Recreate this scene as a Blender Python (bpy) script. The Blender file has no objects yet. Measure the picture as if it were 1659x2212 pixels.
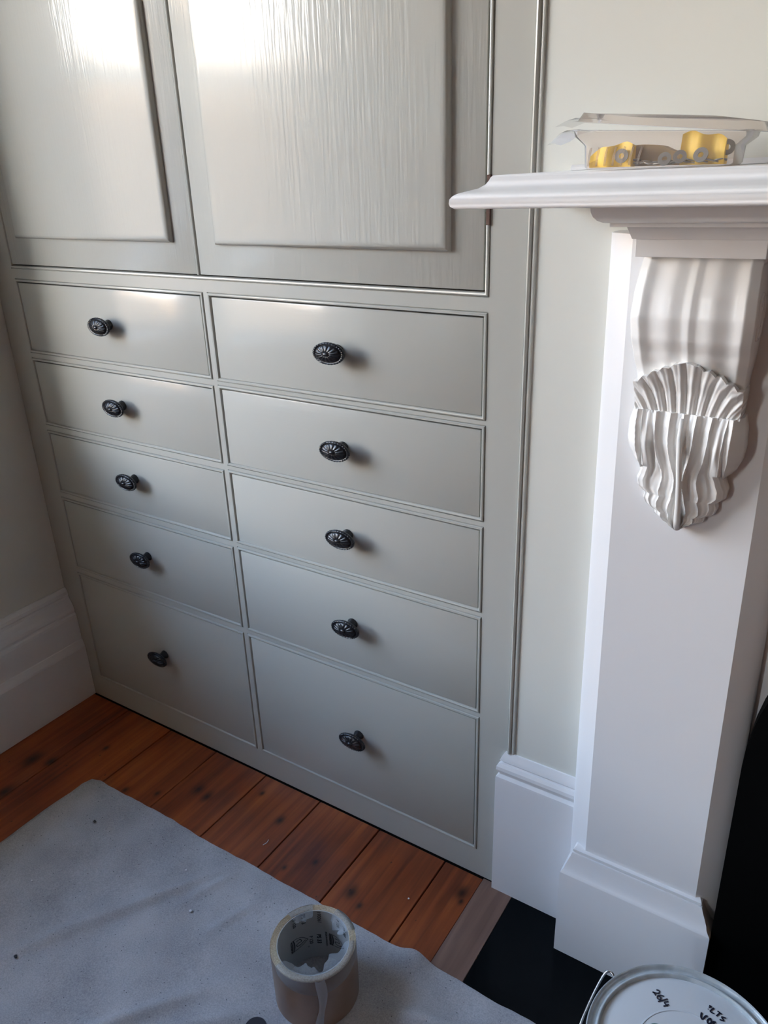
import bpy, bmesh, math, random
from mathutils import Vector, Matrix
random.seed(7)
S = bpy.context.scene
COL = S.collection
PI = math.pi

# ------------------------------------------------------------------ camera
cam_d = bpy.data.cameras.new('camera'); cam = bpy.data.objects.new('camera', cam_d); COL.objects.link(cam)
S.camera = cam
R_ = Vector((0.83910584, 0.54303483, -0.03185212)); U_ = Vector((-0.19403356, 0.35349896, 0.91508986)); F_ = Vector((-0.50818536, 0.76167687, -0.40199003))
M = Matrix(((R_.x, U_.x, -F_.x, 1.0), (R_.y, U_.y, -F_.y, -1.0), (R_.z, U_.z, -F_.z, 1.24746), (0, 0, 0, 1)))
cam.matrix_world = M
cam_d.sensor_fit = 'HORIZONTAL'; cam_d.sensor_width = 36.0; cam_d.lens = 36.0 * 1699.85 / 1659.0
cam_d.clip_start = 0.02

# ------------------------------------------------------------------ daylight
W = bpy.data.worlds.new('sky'); S.world = W; W.use_nodes = True
wn = W.node_tree; wn.nodes.clear()
wo = wn.nodes.new('ShaderNodeOutputWorld'); wb = wn.nodes.new('ShaderNodeBackground')
wb.inputs['Strength'].default_value = 38.0
wt = wn.nodes.new('ShaderNodeTexCoord'); wx = wn.nodes.new('ShaderNodeSeparateXYZ'); wr = wn.nodes.new('ShaderNodeValToRGB')
wn.links.new(wt.outputs['Generated'], wx.inputs[0]); wn.links.new(wx.outputs[2], wr.inputs[0]); wn.links.new(wr.outputs[0], wb.inputs['Color'])
_e = wr.color_ramp.elements                      # hazy bright horizon, deep blue overhead
_e[0].position = 0.0; _e[0].color = (1.0, 0.95, 0.86, 1); _e[1].position = 1.0; _e[1].color = (0.08, 0.15, 0.29, 1)
for _p, _c in ((0.18, (0.90, 0.90, 0.89)), (0.35, (0.34, 0.42, 0.53)), (0.60, (0.15, 0.22, 0.34))):
    _n = _e.new(_p); _n.color = (*_c, 1)
wn.links.new(wb.outputs[0], wo.inputs[0])

def sun(direction, energy, color, angle=0.6):
    l = bpy.data.lights.new('sun', 'SUN'); l.energy = energy; l.color = color; l.angle = math.radians(angle)
    o = bpy.data.objects.new('sun', l); COL.objects.link(o)
    o.rotation_euler = Vector(direction).to_track_quat('-Z', 'Y').to_euler(); return o
sun((-0.70, -0.35, -0.267), 120.0, (1.0, 0.80, 0.56))

def portal(name, cx, cy, cz, w, h, rot):
    l = bpy.data.lights.new(name, 'AREA'); l.shape = 'RECTANGLE'; l.size = w; l.size_y = h
    l.cycles.is_portal = True
    o = bpy.data.objects.new(name, l); COL.objects.link(o); o.location = (cx, cy, cz); o.rotation_euler = rot
W1 = (-1.58, -0.34, 0.80, 2.20)       # near window in the left wall: y0, y1, z0, z1
W2 = (-4.95, -3.30, 0.95, 2.60)       # unseen second window further along the left wall, added and sized for fill light
portal('daylight_portal', -1.03, (W1[0]+W1[1])/2, (W1[2]+W1[3])/2, W1[3]-W1[2], W1[1]-W1[0], (0, -PI/2, 0))
portal('daylight_portal', -1.03, (W2[0]+W2[1])/2, (W2[2]+W2[3])/2, W2[3]-W2[2], W2[1]-W2[0], (0, -PI/2, 0))

S.view_settings.view_transform = 'Standard'; S.view_settings.look = 'None'
S.view_settings.gamma = 1.0; S.view_settings.use_curve_mapping = False
S.view_settings.exposure = -0.06

# ------------------------------------------------------------------ materials
def mat(name, color, rough=0.5, spec=0.5, metal=0.0, coat=0.0, coat_rough=0.05):
    m = bpy.data.materials.new(name); m.use_nodes = True
    b = m.node_tree.nodes['Principled BSDF']
    b.inputs['Base Color'].default_value = (*color, 1); b.inputs['Roughness'].default_value = rough
    b.inputs['Specular IOR Level'].default_value = spec; b.inputs['Metallic'].default_value = metal
    b.inputs['Coat Weight'].default_value = coat; b.inputs['Coat Roughness'].default_value = coat_rough
    return m
def N(m, t, **kw):
    n = m.node_tree.nodes.new(t)
    for k, v in kw.items():
        if k in n.inputs.keys(): n.inputs[k].default_value = v
        else: setattr(n, k, v)
    return n
def L(m, a, b): m.node_tree.links.new(a, b)
def BS(m): return m.node_tree.nodes['Principled BSDF']
def math_(m, op, a, b=None, c=None):
    n = m.node_tree.nodes.new('ShaderNodeMath'); n.operation = op
    for i, v in enumerate((a, b, c)):
        if v is None: continue
        if isinstance(v, (int, float)): n.inputs[i].default_value = v
        else: L(m, v, n.inputs[i])
    return n.outputs[0]
def coords(m, scale=(1, 1, 1)):
    tc = N(m, 'ShaderNodeTexCoord'); mp = N(m, 'ShaderNodeMapping'); mp.inputs['Scale'].default_value = scale
    L(m, tc.outputs['Object'], mp.inputs['Vector']); return mp.outputs[0]
def bump(m, layers, dist=0.001):
    """layers: (scale vector, noise scale, detail, weight)"""
    prev = None
    for sc, ns, det, w in layers:
        v = coords(m, sc); n = N(m, 'ShaderNodeTexNoise'); n.inputs['Scale'].default_value = ns; n.inputs['Detail'].default_value = det
        L(m, v, n.inputs['Vector'])
        bp = N(m, 'ShaderNodeBump'); bp.inputs['Strength'].default_value = w; bp.inputs['Distance'].default_value = dist
        L(m, n.outputs[0], bp.inputs['Height'])
        if prev: L(m, prev, bp.inputs['Normal'])
        prev = bp.outputs[0]
    L(m, prev, BS(m).inputs['Normal'])
def vary(m, c1, c2, scale=(1, 1, 1), ns=5, det=3, lo=0.35, hi=0.65):
    v = coords(m, scale); n = N(m, 'ShaderNodeTexNoise'); n.inputs['Scale'].default_value = ns; n.inputs['Detail'].default_value = det
    L(m, v, n.inputs['Vector'])
    r = N(m, 'ShaderNodeValToRGB'); r.color_ramp.elements[0].position = lo; r.color_ramp.elements[1].position = hi
    r.color_ramp.elements[0].color = (*c1, 1); r.color_ramp.elements[1].color = (*c2, 1)
    L(m, n.outputs[0], r.inputs[0]); L(m, r.outputs[0], BS(m).inputs['Base Color']); return r

CAB = (0.485, 0.485, 0.445)
m_frame = mat('greige_gloss_paint', CAB, 0.20, 0.36)
bump(m_frame, [((1, 1, 1), 9, 2, 0.10), ((60, 60, 8), 1.0, 2, 0.05)], 0.002)
m_door = mat('greige_gloss_paint_brushed_upright', CAB, 0.15, 0.38)
bump(m_door, [((1, 1, 0.6), 6, 2, 0.16), ((190, 190, 12), 1.0, 3, 0.22), ((40, 40, 4), 1.0, 2, 0.10)], 0.002)
m_drawer = mat('greige_gloss_paint_brushed_across', CAB, 0.16, 0.36)
bump(m_drawer, [((1, 1, 1), 8, 2, 0.12), ((12, 12, 170), 1.0, 3, 0.08)], 0.002)
m_cavity = mat('dark_cavity', (0.015, 0.011, 0.009), 0.8, 0.2)
m_raw = mat('bare_brown_wood_edge', (0.10, 0.045, 0.03), 0.6)
m_wall = mat('pale_greige_wall_paint', (0.71, 0.712, 0.655), 0.62, 0.3)
bump(m_wall, [((1, 1, 1), 60, 3, 0.05)], 0.002)
m_ceil = mat('ceiling_paint', (0.42, 0.37, 0.30), 0.8)
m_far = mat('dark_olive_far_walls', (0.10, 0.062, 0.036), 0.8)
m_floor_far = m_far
m_white = mat('white_satin_trim_paint', (0.81, 0.81, 0.82), 0.30, 0.4)
bump(m_white, [((1, 1, 1), 40, 3, 0.06), ((1, 1, 1), 160, 2, 0.04)], 0.001)
m_gloss = mat('white_gloss_paint', (0.86, 0.85, 0.83), 0.22, 0.28)
bump(m_gloss, [((1, 1, 1), 50, 2, 0.05)], 0.001)
m_black = mat('black_metal_knob', (0.010, 0.010, 0.013), 0.32, 0.5)
m_iron = mat('matt_black_cast_iron', (0.0015, 0.0015, 0.0015), 0.8, 0.06)
m_hearth = mat('polished_black_slab', (0.002, 0.003, 0.004), 0.10, 0.13)
m_steel = mat('steel_wire', (0.55, 0.57, 0.6), 0.25, 0.5, 1.0)
m_washer = mat('dull_zinc', (0.30, 0.30, 0.29), 0.45, 0.5, 0.7)
m_yellow = mat('yellow_card', (0.95, 0.66, 0.07), 0.5)
m_tan = mat('brown_paper', (0.38, 0.26, 0.12), 0.7)
m_ink = mat('black_ink', (0.012, 0.012, 0.016), 0.5)
m_marker = mat('navy_marker_ink', (0.010, 0.012, 0.03), 0.4)
m_chip = mat('black_chip', (0.01, 0.012, 0.012), 0.6)
m_flake = mat('white_paint_flake', (0.75, 0.75, 0.75), 0.6)
m_green = mat('green_disc', (0.01, 0.10, 0.09), 0.4)
m_lid = mat('white_can_lid', (0.66, 0.70, 0.74), 0.35)
m_rim = mat('grey_tin_rim', (0.48, 0.53, 0.56), 0.3, 0.5, 0.1)
vary(m_rim, (0.40, 0.45, 0.47), (0.56, 0.61, 0.64), ns=60, lo=0.3, hi=0.7)
m_navy = mat('dark_navy_plastic', (0.01, 0.013, 0.03), 0.3)

def film(name, tint, gloss_w, fill_col, fill_w, rough=0.1, nb=None):
    m = bpy.data.materials.new(name); m.use_nodes = True; nt = m.node_tree; nt.nodes.clear()
    out = nt.nodes.new('ShaderNodeOutputMaterial'); tr = nt.nodes.new('ShaderNodeBsdfTransparent'); tr.inputs[0].default_value = (*tint, 1)
    gl = nt.nodes.new('ShaderNodeBsdfGlossy'); gl.inputs['Roughness'].default_value = rough
    df = nt.nodes.new('ShaderNodeBsdfDiffuse'); df.inputs[0].default_value = (*fill_col, 1)
    m1 = nt.nodes.new('ShaderNodeMixShader'); m2 = nt.nodes.new('ShaderNodeMixShader')
    lw = nt.nodes.new('ShaderNodeLayerWeight'); lw.inputs[0].default_value = gloss_w
    nt.links.new(tr.outputs[0], m1.inputs[1]); nt.links.new(df.outputs[0], m1.inputs[2]); m1.inputs[0].default_value = fill_w
    nt.links.new(lw.outputs['Fresnel'], m2.inputs[0]); nt.links.new(m1.outputs[0], m2.inputs[1]); nt.links.new(gl.outputs[0], m2.inputs[2])
    nt.links.new(m2.outputs[0], out.inputs[0]); return m
m_clear = film('clear_plastic', (0.95, 0.91, 0.88), 0.10, (0.78, 0.72, 0.68), 0.14)
m_film = film('clear_shrink_film', (0.95, 0.96, 0.98), 0.18, (0.7, 0.75, 0.8), 0.22, 0.2)
m_pane = film('window_glass', (1, 1, 1), 0.06, (1, 1, 1), 0.0, 0.0)

# floor boards : stained pine with knots at fixed places
KNOTS = [(-0.109, -0.114, .011), (-0.077, -0.121, .011), (0.104, -0.090, .009), (0.234, -0.138, .007), (0.3355, -0.159, .012), (0.512, -0.052, .013), (0.52, -0.069, .006),
         (-0.519, -0.246, .020), (-0.474, -0.228, .012), (-0.479, -0.344, .016), (-0.25, -0.20, .008), (0.02, -0.05, .006), (-0.40, -0.13, .007), (0.365, -0.175, .006), (-0.18, -0.17, .006), (0.19, -0.18, .005)]
def floor_mat(name, c_dark, c_mid, c_light, knots=True, rough=0.34):
    m = mat(name, c_mid, rough, 0.45)
    tc = N(m, 'ShaderNodeTexCoord'); oi = N(m, 'ShaderNodeObjectInfo')
    off = N(m, 'ShaderNodeVectorMath', operation='MULTIPLY_ADD')
    comb = N(m, 'ShaderNodeCombineXYZ'); L(m, oi.outputs['Random'], comb.inputs[0]); L(m, oi.outputs['Random'], comb.inputs[1]); L(m, oi.outputs['Random'], comb.inputs[2])
    L(m, comb.outputs[0], off.inputs[0]); off.inputs[1].default_value = (7, 11, 3); L(m, tc.outputs['Object'], off.inputs[2])
    sep = N(m, 'ShaderNodeSeparateXYZ'); L(m, tc.outputs['Object'], sep.inputs[0])
    # knot mask
    mask = None
    if knots:
        for kx, ky, kr in KNOTS:
            dx = math_(m, 'DIVIDE', math_(m, 'SUBTRACT', sep.outputs[0], kx), kr)
            dy = math_(m, 'DIVIDE', math_(m, 'SUBTRACT', sep.outputs[1], ky), kr * 1.5)
            d2 = math_(m, 'MULTIPLY_ADD', dx, dx, math_(m, 'MULTIPLY', dy, dy))
            g = math_(m, 'POWER', 2.718, math_(m, 'MULTIPLY', d2, -1.2))
            mask = g if mask is None else math_(m, 'MAXIMUM', mask, g)
    mp = N(m, 'ShaderNodeMapping'); mp.inputs['Scale'].default_value = (70, 2.6, 10)
    L(m, off.outputs[0], mp.inputs[0])
    n1 = N(m, 'ShaderNodeTexNoise'); n1.inputs['Scale'].default_value = 1.0; n1.inputs['Detail'].default_value = 5; n1.inputs['Distortion'].default_value = 0.4
    L(m, mp.outputs[0], n1.inputs[0])
    mp2 = N(m, 'ShaderNodeMapping'); mp2.inputs['Scale'].default_value = (5, 2.2, 5); L(m, off.outputs[0], mp2.inputs[0])
    n2 = N(m, 'ShaderNodeTexNoise'); n2.inputs['Scale'].default_value = 1.3; n2.inputs['Detail'].default_value = 4; L(m, mp2.outputs[0], n2.inputs[0])
    f = math_(m, 'ADD', math_(m, 'MULTIPLY', n1.outputs[0], 0.45), math_(m, 'MULTIPLY', n2.outputs[0], 0.55))
    r = N(m, 'ShaderNodeValToRGB'); cr = r.color_ramp
    cr.elements[0].position = 0.34; cr.elements[0].color = (*c_dark, 1); cr.elements[1].position = 0.66; cr.elements[1].color = (*c_light, 1)
    e = cr.elements.new(0.5); e.color = (*c_mid, 1)
    L(m, f, r.inputs[0])
    # nicks and worm holes
    v = N(m, 'ShaderNodeTexVoronoi'); v.inputs['Scale'].default_value = 1.0
    mp3 = N(m, 'ShaderNodeMapping'); mp3.inputs['Scale'].default_value = (30, 17, 20); L(m, off.outputs[0], mp3.inputs[0]); L(m, mp3.outputs[0], v.inputs['Vector'])
    sp = math_(m, 'LESS_THAN', v.outputs['Distance'], 0.05)
    mx = N(m, 'ShaderNodeMix', data_type='RGBA'); L(m, math_(m, 'MULTIPLY', sp, 0.7), mx.inputs[0]); L(m, r.outputs[0], mx.inputs[6]); mx.inputs[7].default_value = (0.02, 0.01, 0.008, 1)
    last = mx.outputs[2]
    if mask is not None:
        mk = N(m, 'ShaderNodeMix', data_type='RGBA'); L(m, math_(m, 'MULTIPLY', mask, 0.92), mk.inputs[0]); L(m, last, mk.inputs[6]); mk.inputs[7].default_value = (0.012, 0.007, 0.006, 1); last = mk.outputs[2]
    L(m, last, BS(m).inputs['Base Color'])
    bp = N(m, 'ShaderNodeBump'); bp.inputs['Strength'].default_value = 0.25; bp.inputs['Distance'].default_value = 0.0008; L(m, n1.outputs[0], bp.inputs['Height']); L(m, bp.outputs[0], BS(m).inputs['Normal'])
    return m
m_board = floor_mat('orange_stained_pine', (0.11, 0.024, 0.010), (0.26, 0.062, 0.018), (0.42, 0.115, 0.028))
m_board2 = floor_mat('unvarnished_brown_strip', (0.13, 0.07, 0.05), (0.20, 0.115, 0.085), (0.27, 0.16, 0.12), False, 0.55)
m_sub = mat('dark_subfloor', (0.01, 0.007, 0.006), 0.9)

m_sheet = mat('pale_cotton_drop_sheet', (0.45, 0.45, 0.47), 0.9, 0.1)
def speckle():
    m = m_sheet
    v1 = coords(m); n = N(m, 'ShaderNodeTexNoise'); n.inputs['Scale'].default_value = 420; n.inputs['Detail'].default_value = 3; L(m, v1, n.inputs[0])
    n2 = N(m, 'ShaderNodeTexNoise'); n2.inputs['Scale'].default_value = 9; n2.inputs['Detail'].default_value = 5; L(m, v1, n2.inputs[0])
    f = math_(m, 'ADD', math_(m, 'MULTIPLY', n.outputs[0], 0.5), math_(m, 'MULTIPLY', n2.outputs[0], 0.5))
    r = N(m, 'ShaderNodeValToRGB'); r.color_ramp.elements[0].position = 0.3; r.color_ramp.elements[0].color = (0.27, 0.27, 0.29, 1)
    r.color_ramp.elements[1].position = 0.62; r.color_ramp.elements[1].color = (0.50, 0.50, 0.52, 1); L(m, f, r.inputs[0])
    vo = N(m, 'ShaderNodeTexVoronoi'); vo.inputs['Scale'].default_value = 85; L(m, v1, vo.inputs['Vector'])
    k = math_(m, 'LESS_THAN', vo.outputs['Distance'], 0.085)
    mx = N(m, 'ShaderNodeMix', data_type='RGBA'); L(m, math_(m, 'MULTIPLY', k, 0.75), mx.inputs[0]); L(m, r.outputs[0], mx.inputs[6]); mx.inputs[7].default_value = (0.05, 0.05, 0.055, 1)
    L(m, mx.outputs[2], BS(m).inputs['Base Color'])
    bp = N(m, 'ShaderNodeBump'); bp.inputs['Strength'].default_value = 0.3; bp.inputs['Distance'].default_value = 0.001; L(m, n.outputs[0], bp.inputs['Height']); L(m, bp.outputs[0], BS(m).inputs['Normal'])
speckle()
m_kraft = mat('brown_wrapping', (0.23, 0.155, 0.12), 0.35, 0.5, coat=0.3); vary(m_kraft, (0.19, 0.115, 0.075), (0.28, 0.18, 0.125), ns=12)
m_edge = mat('beige_layered_paper_edge', (0.45, 0.38, 0.29), 0.8); vary(m_edge, (0.36, 0.29, 0.20), (0.64, 0.55, 0.42), scale=(1,1,4), ns=420, lo=0.3, hi=0.6)
m_core = mat('white_printed_core', (0.42, 0.43, 0.43), 0.6)

# ------------------------------------------------------------------ mesh helpers
def link(name, bm, m, parent=None, smooth=False, loc=None, auto=None):
    me = bpy.data.meshes.new(name); bmesh.ops.recalc_face_normals(bm, faces=bm.faces[:]); bm.to_mesh(me); bm.free()
    for mm in (m if isinstance(m, (list, tuple)) else [m]): me.materials.append(mm)
    if smooth:
        for p in me.polygons: p.use_smooth = True
        if auto is not None:
            me.set_sharp_from_angle(angle=math.radians(auto))
    o = bpy.data.objects.new(name, me); COL.objects.link(o)
    if parent: o.parent = parent
    if loc: o.location = loc
    return o
def empty(name, loc=(0, 0, 0), label=None, cat=None, group=None):
    o = bpy.data.objects.new(name, None); COL.objects.link(o); o.location = loc; o.empty_display_size = 0.05
    tag(o, label, cat, group); return o
def tag(o, label=None, cat=None, group=None, kind=None):
    if label: o['label'] = label
    if cat: o['category'] = cat
    if group: o['group'] = group
    if kind: o['kind'] = kind
    return o
def box(bm, x0, x1, y0, y1, z0, z1, bev=0, seg=2):
    r = bmesh.ops.create_cube(bm, size=1.0)
    vs = r['verts']
    for v in vs:
        v.co = Vector((x0 + (v.co.x + .5) * (x1 - x0), y0 + (v.co.y + .5) * (y1 - y0), z0 + (v.co.z + .5) * (z1 - z0)))
    if bev:
        es = list({e for v in vs for e in v.link_edges})
        bmesh.ops.bevel(bm, geom=es, offset=bev, segments=seg, profile=0.5, affect='EDGES', clamp_overlap=True)
    return bm
def boxo(name, m, parent, *a, bev=0, seg=2, smooth=False):
    bm = bmesh.new(); box(bm, *a, bev=bev, seg=seg); return link(name, bm, m, parent, smooth=smooth, auto=40 if smooth else None)
def loft(bm, rings, close=True, caps=True):
    """rings: lists of points of equal length"""
    rv = [[bm.verts.new(p) for p in r] for r in rings]
    n = len(rings[0])
    for a, b in zip(rv[:-1], rv[1:]):
        for i in range(n if close else n - 1):
            j = (i + 1) % n
            bm.faces.new((a[i], a[j], b[j], b[i]))
    if caps:
        bm.faces.new(rv[0][::-1]); bm.faces.new(rv[-1])
    return rv
def loft_rects(bm, rs):
    """rs: (x0,x1,y0,y1,z) stacked"""
    loft(bm, [[(x0, y0, z), (x1, y0, z), (x1, y1, z), (x0, y1, z)] for x0, x1, y0, y1, z in rs])
def extrude_profile(bm, prof, a, b, axis):
    """prof list of 2D points; axis 'y': (x,z) swept over y ; axis 'x': (y,z) over x ; axis 'z': (x,y) over z"""
    def P(p, t):
        return {'y': (p[0], t, p[1]), 'x': (t, p[0], p[1]), 'z': (p[0], p[1], t)}[axis]
    loft(bm, [[P(p, a) for p in prof], [P(p, b) for p in prof]])
def lathe(bm, prof, seg=48, c=(0, 0, 0), closed=False):
    rings = []
    for r, z in prof:
        rings.append([(c[0] + r * math.cos(2 * PI * i / seg), c[1] + r * math.sin(2 * PI * i / seg), c[2] + z) for i in range(seg)])
    rv = [[bm.verts.new(p) for p in r] for r in rings]
    pairs = list(zip(rv[:-1], rv[1:])) + ([(rv[-1], rv[0])] if closed else [])
    for a, b in pairs:
        for i in range(seg):
            j = (i + 1) % seg; bm.faces.new((a[i], a[j], b[j], b[i]))
    if not closed:
        bm.faces.new(rv[0][::-1]); bm.faces.new(rv[-1])
def tube(bm, pts, r, seg=8):
    pts = [Vector(p) for p in pts]; rings = []
    prev = None
    for i, p in enumerate(pts):
        t = (pts[min(i + 1, len(pts) - 1)] - pts[max(i - 1, 0)]).normalized()
        if prev is None:
            a = Vector((0, 0, 1)) if abs(t.z) < 0.9 else Vector((1, 0, 0)); n = t.cross(a).normalized()
        else:
            n = (prev - t * prev.dot(t)).normalized()
        b = t.cross(n); prev = n
        rr = r[i] if isinstance(r, (list, tuple)) else r
        rings.append([tuple(p + (n * math.cos(2 * PI * k / seg) + b * math.sin(2 * PI * k / seg)) * rr) for k in range(seg)])
    loft(bm, rings)
def catmull(pts, n=8):
    P = [Vector(p) for p in pts]; out = []
    for i in range(len(P) - 1):
        p0 = P[max(i - 1, 0)]; p1 = P[i]; p2 = P[i + 1]; p3 = P[min(i + 2, len(P) - 1)]
        for k in range(n):
            t = k / n
            out.append(0.5 * ((2 * p1) + (-p0 + p2) * t + (2 * p0 - 5 * p1 + 4 * p2 - p3) * t * t + (-p0 + 3 * p1 - 3 * p2 + p3) * t ** 3))
    out.append(P[-1]); return out
def frame_sweep(bm, x0, x1, z0, z1, prof, inward=1, mat_i=0):
    """mitred rectangular frame; prof = (offset inward from the rect, y)"""
    rings = []
    for (cx, cz, sx, sz) in ((x0, z0, 1, 1), (x1, z0, -1, 1), (x1, z1, -1, -1), (x0, z1, 1, -1)):
        rings.append([(cx + sx * o * inward, y, cz + sz * o * inward) for o, y in prof])
    rv = [[bm.verts.new(p) for p in r] for r in rings]
    n = len(prof)
    for k in range(4):
        a, b = rv[k], rv[(k + 1) % 4]
        for i in range(n):
            j = (i + 1) % n
            bm.faces.new((a[i], a[j], b[j], b[i]))
def interp(tab, x):
    for (a, va), (b, vb) in zip(tab[:-1], tab[1:]):
        if (a <= x <= b) or (a >= x >= b):
            t = (x - a) / (b - a) if b != a else 0
            t = t * t * (3 - 2 * t) * 0.5 + t * 0.5
            return va + (vb - va) * t
    return tab[0][1] if abs(x - tab[0][0]) < abs(x - tab[-1][0]) else tab[-1][1]

# ================================================================== SETTING
XW = -0.637          # left wall face
ROOM_X1, ROOM_Y0, ROOM_Z = 3.0, -5.1, 2.75
def wall_with_windows(name, x_in, x_out, y0, y1, wins):
    bm = bmesh.new(); cur = y0
    for wy0, wy1, wz0, wz1 in sorted(wins):
        box(bm, x_out, x_in, cur, wy0, -.08, ROOM_Z); box(bm, x_out, x_in, wy0, wy1, -.08, wz0); box(bm, x_out, x_in, wy0, wy1, wz1, ROOM_Z); cur = wy1
    box(bm, x_out, x_in, cur, y1, -.08, ROOM_Z)
    return tag(link(name, bm, m_wall), kind='structure')
wall_with_windows('wall_left', XW, -1.03, ROOM_Y0 - 0.2, 0.30, [W1, W2])
bm = bmesh.new(); box(bm, 0.5845, ROOM_X1, 0, 0.25, -.08, ROOM_Z)
tag(link('wall_back', bm, m_wall), kind='structure')
bm = bmesh.new(); box(bm, XW, ROOM_X1, ROOM_Y0 - 0.2, ROOM_Y0, -.08, ROOM_Z)
tag(link('wall_front', bm, m_far), kind='structure')
bm = bmesh.new(); box(bm, ROOM_X1, ROOM_X1 + 0.2, ROOM_Y0 - 0.2, 0.3, -.08, ROOM_Z)
tag(link('wall_right', bm, m_far), kind='structure')
bm = bmesh.new(); box(bm, -1.04, ROOM_X1 + 0.2, ROOM_Y0 - 0.2, 0.30, ROOM_Z, ROOM_Z + 0.15)
tag(link('ceiling', bm, m_ceil), kind='structure')
# windows
for k, (wy0, wy1, wz0, wz1) in enumerate((W1, W2)):
    w = empty('window_%d' % (k + 1), (-0.99, (wy0 + wy1) / 2, wz0)); tag(w, kind='structure')
    bm = bmesh.new(); X0, X1 = -0.04, 0.02; yh = (wy1 - wy0) / 2; zt = wz1 - wz0
    box(bm, X0, X1, -yh, -yh + .045, 0, zt); box(bm, X0, X1, yh - .045, yh, 0, zt)
    box(bm, X0, X1, -yh + .045, yh - .045, 0, .06); box(bm, X0, X1, -yh + .045, yh - .045, zt - .045, zt)
    link('window_frame', bm, m_white, w)
    boxo('meeting_rail', m_white, w, X0, X1, -yh + .045, yh - .045, zt * .5 - .018, zt * .5 + .018)
    boxo('window_pane', m_pane, w, -.012, -.008, -yh + .045, yh - .045, .06, zt * .5 - .018)
    boxo('window_pane', m_pane, w, -.012, -.008, -yh + .045, yh - .045, zt * .5 + .018, zt - .045)
    boxo('window_sill', m_white, w, -.16, -.045, -yh - .03, yh + .03, -.03, .0)
# floor : every board a piece
fl = empty('floor'); tag(fl, kind='structure')
bm = bmesh.new(); box(bm, XW - .05, ROOM_X1 + .05, ROOM_Y0 - .05, 0.10, -0.075, -0.0215)
link('subfloor', bm, m_sub, fl)
gaps = [-0.621, -0.468, -0.3150, -0.1620, -0.0090, 0.1440, 0.2970, 0.4510, 0.5325]
random.seed(3)
for a, b in zip(gaps[:-1], gaps[1:]):
    bm = bmesh.new(); g = random.uniform(.0009, .0016)
    box(bm, a + g, b - (g if b < .53 else .0003), ROOM_Y0, -0.0035 if b < .53 else -.0035, -0.021, random.uniform(-.0008, 0.0), bev=.0009, seg=1)
    link('floorboard', bm, m_board, fl)
bm = bmesh.new(); box(bm, 0.5328, 0.5955, ROOM_Y0, -0.001, -0.021, 0.0, bev=.0006, seg=1)
tag(link('floorboard', bm, m_board2, fl), 'brown unvarnished edging strip beside the black hearth')
gx = 0.5965
random.seed(5)
while gx < ROOM_X1 - .1:
    bm = bmesh.new(); box(bm, gx + .001, gx + .152, ROOM_Y0, -0.56, -0.021, -.0003, bev=.0009, seg=1); link('floorboard', bm, m_board, fl); gx += .153
hb = bmesh.new(); box(hb, 0.5962, 2.02, -0.558, -0.001, -0.021, 0.0, bev=.0008, seg=1)
tag(link('hearth_slab', hb, m_hearth, fl), 'polished black hearth slab')

# left baseboard
SKL = [(0, .309), (.004, .309), (.010, .300), (.0115, .292), (.0095, .288), (.0110, .282), (.0150, .276), (.0190, .268), (.0225, .258), (.0235, .250), (.0220, .246), (.0222, .243), (.0260, .239), (.0272, .233), (.0285, .168), (.0300, .166), (.0345, .151), (.0355, .146), (.0373, .001), (0, .001)]
bm = bmesh.new(); extrude_profile(bm, [(XW + a, z) for a, z in SKL], ROOM_Y0, -0.0005, 'y')
tag(link('baseboard_left', bm, m_white), kind='structure')
# right baseboard (between the cabinet and the fireplace), returned at its left end
SKR = [(0, .3205), (.003, .3205), (.0085, .3090), (.0105, .3030), (.0060, .3005), (.0055, .2985), (.0110, .2965), (.0150, .2905), (.0155, .2840), (.0130, .2780), (.0100, .2755), (.0100, .2735), (.0155, .2680), (.0160, .2640), (.0165, .0)]
bm = bmesh.new(); loft_rects(bm, [(0.5708 - a, 0.72, -0.0006 - a * .72, 0.0, z) for a, z in SKR][::-1])
tag(link('baseboard_back', bm, m_white), kind='structure')

# outside : sunlit house wall, and ground
bm = bmesh.new(); box(bm, -14, -1.035, -16, 14, -0.5, -0.3)
tag(link('ground_outside', bm, mat('pale_paving', (0.20, 0.19, 0.17), 0.9)), kind='structure')
m_out = mat('peach_render', (0.40, 0.31, 0.23), 0.9)
nh = empty('neighbouring_house', (-6.2, -5.0, -0.3), 'pale rendered wall of the house outside the window', 'building')
boxo('wall', m_out, nh, -0.3, 0.0, -7, 9, 0, 2.55)
boxo('coping', m_out, nh, -0.35, 0.05, -7, 9, 2.55, 2.60)
# unseen block for our house's upper storey, sized to shade wall and ground outside
bm = bmesh.new(); box(bm, -0.95, 3.2, -5.5, 0.35, ROOM_Z + .16, 4.0)
tag(link('house_shade_block', bm, m_ceil), kind='structure')

# ================================================================== CABINET
cab = empty('built_in_cabinet', (0, 0, 0), 'tall greige gloss painted built-in cabinet with ten drawers under two panelled doors', 'cabinet')
YB = 0.020    # back of face frame
ZT = 2.40
cols = [(-0.5680, -0.0275), (-0.0180, 0.5167)]
rowsL = [(0.9043, 1.0592), (0.7428, 0.8945), (0.5800, 0.7310), (0.3817, 0.5686), (0.0644, 0.3703)]
rowsR = [(0.9028, 1.0592), (0.7412, 0.8966), (0.5792, 0.7336), (0.3793, 0.5719), (0.0644, 0.3714)]
DO = (-0.5731, 0.5176, 1.0786, 2.33)
bm = bmesh.new(); box(bm, -0.6365, -0.5680 - .0, 0, YB, 0.0012, DO[2]); link('stile', bm, m_frame, cab)
boxo('stile', m_frame, cab, -0.6365, DO[0], 0, YB, DO[2], ZT)
boxo('stile', m_frame, cab, DO[1], 0.5700, 0, YB, DO[2], ZT)
boxo('stile', m_frame, cab, cols[1][1], 0.5700, 0, YB, 0.0012, DO[2])
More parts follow.
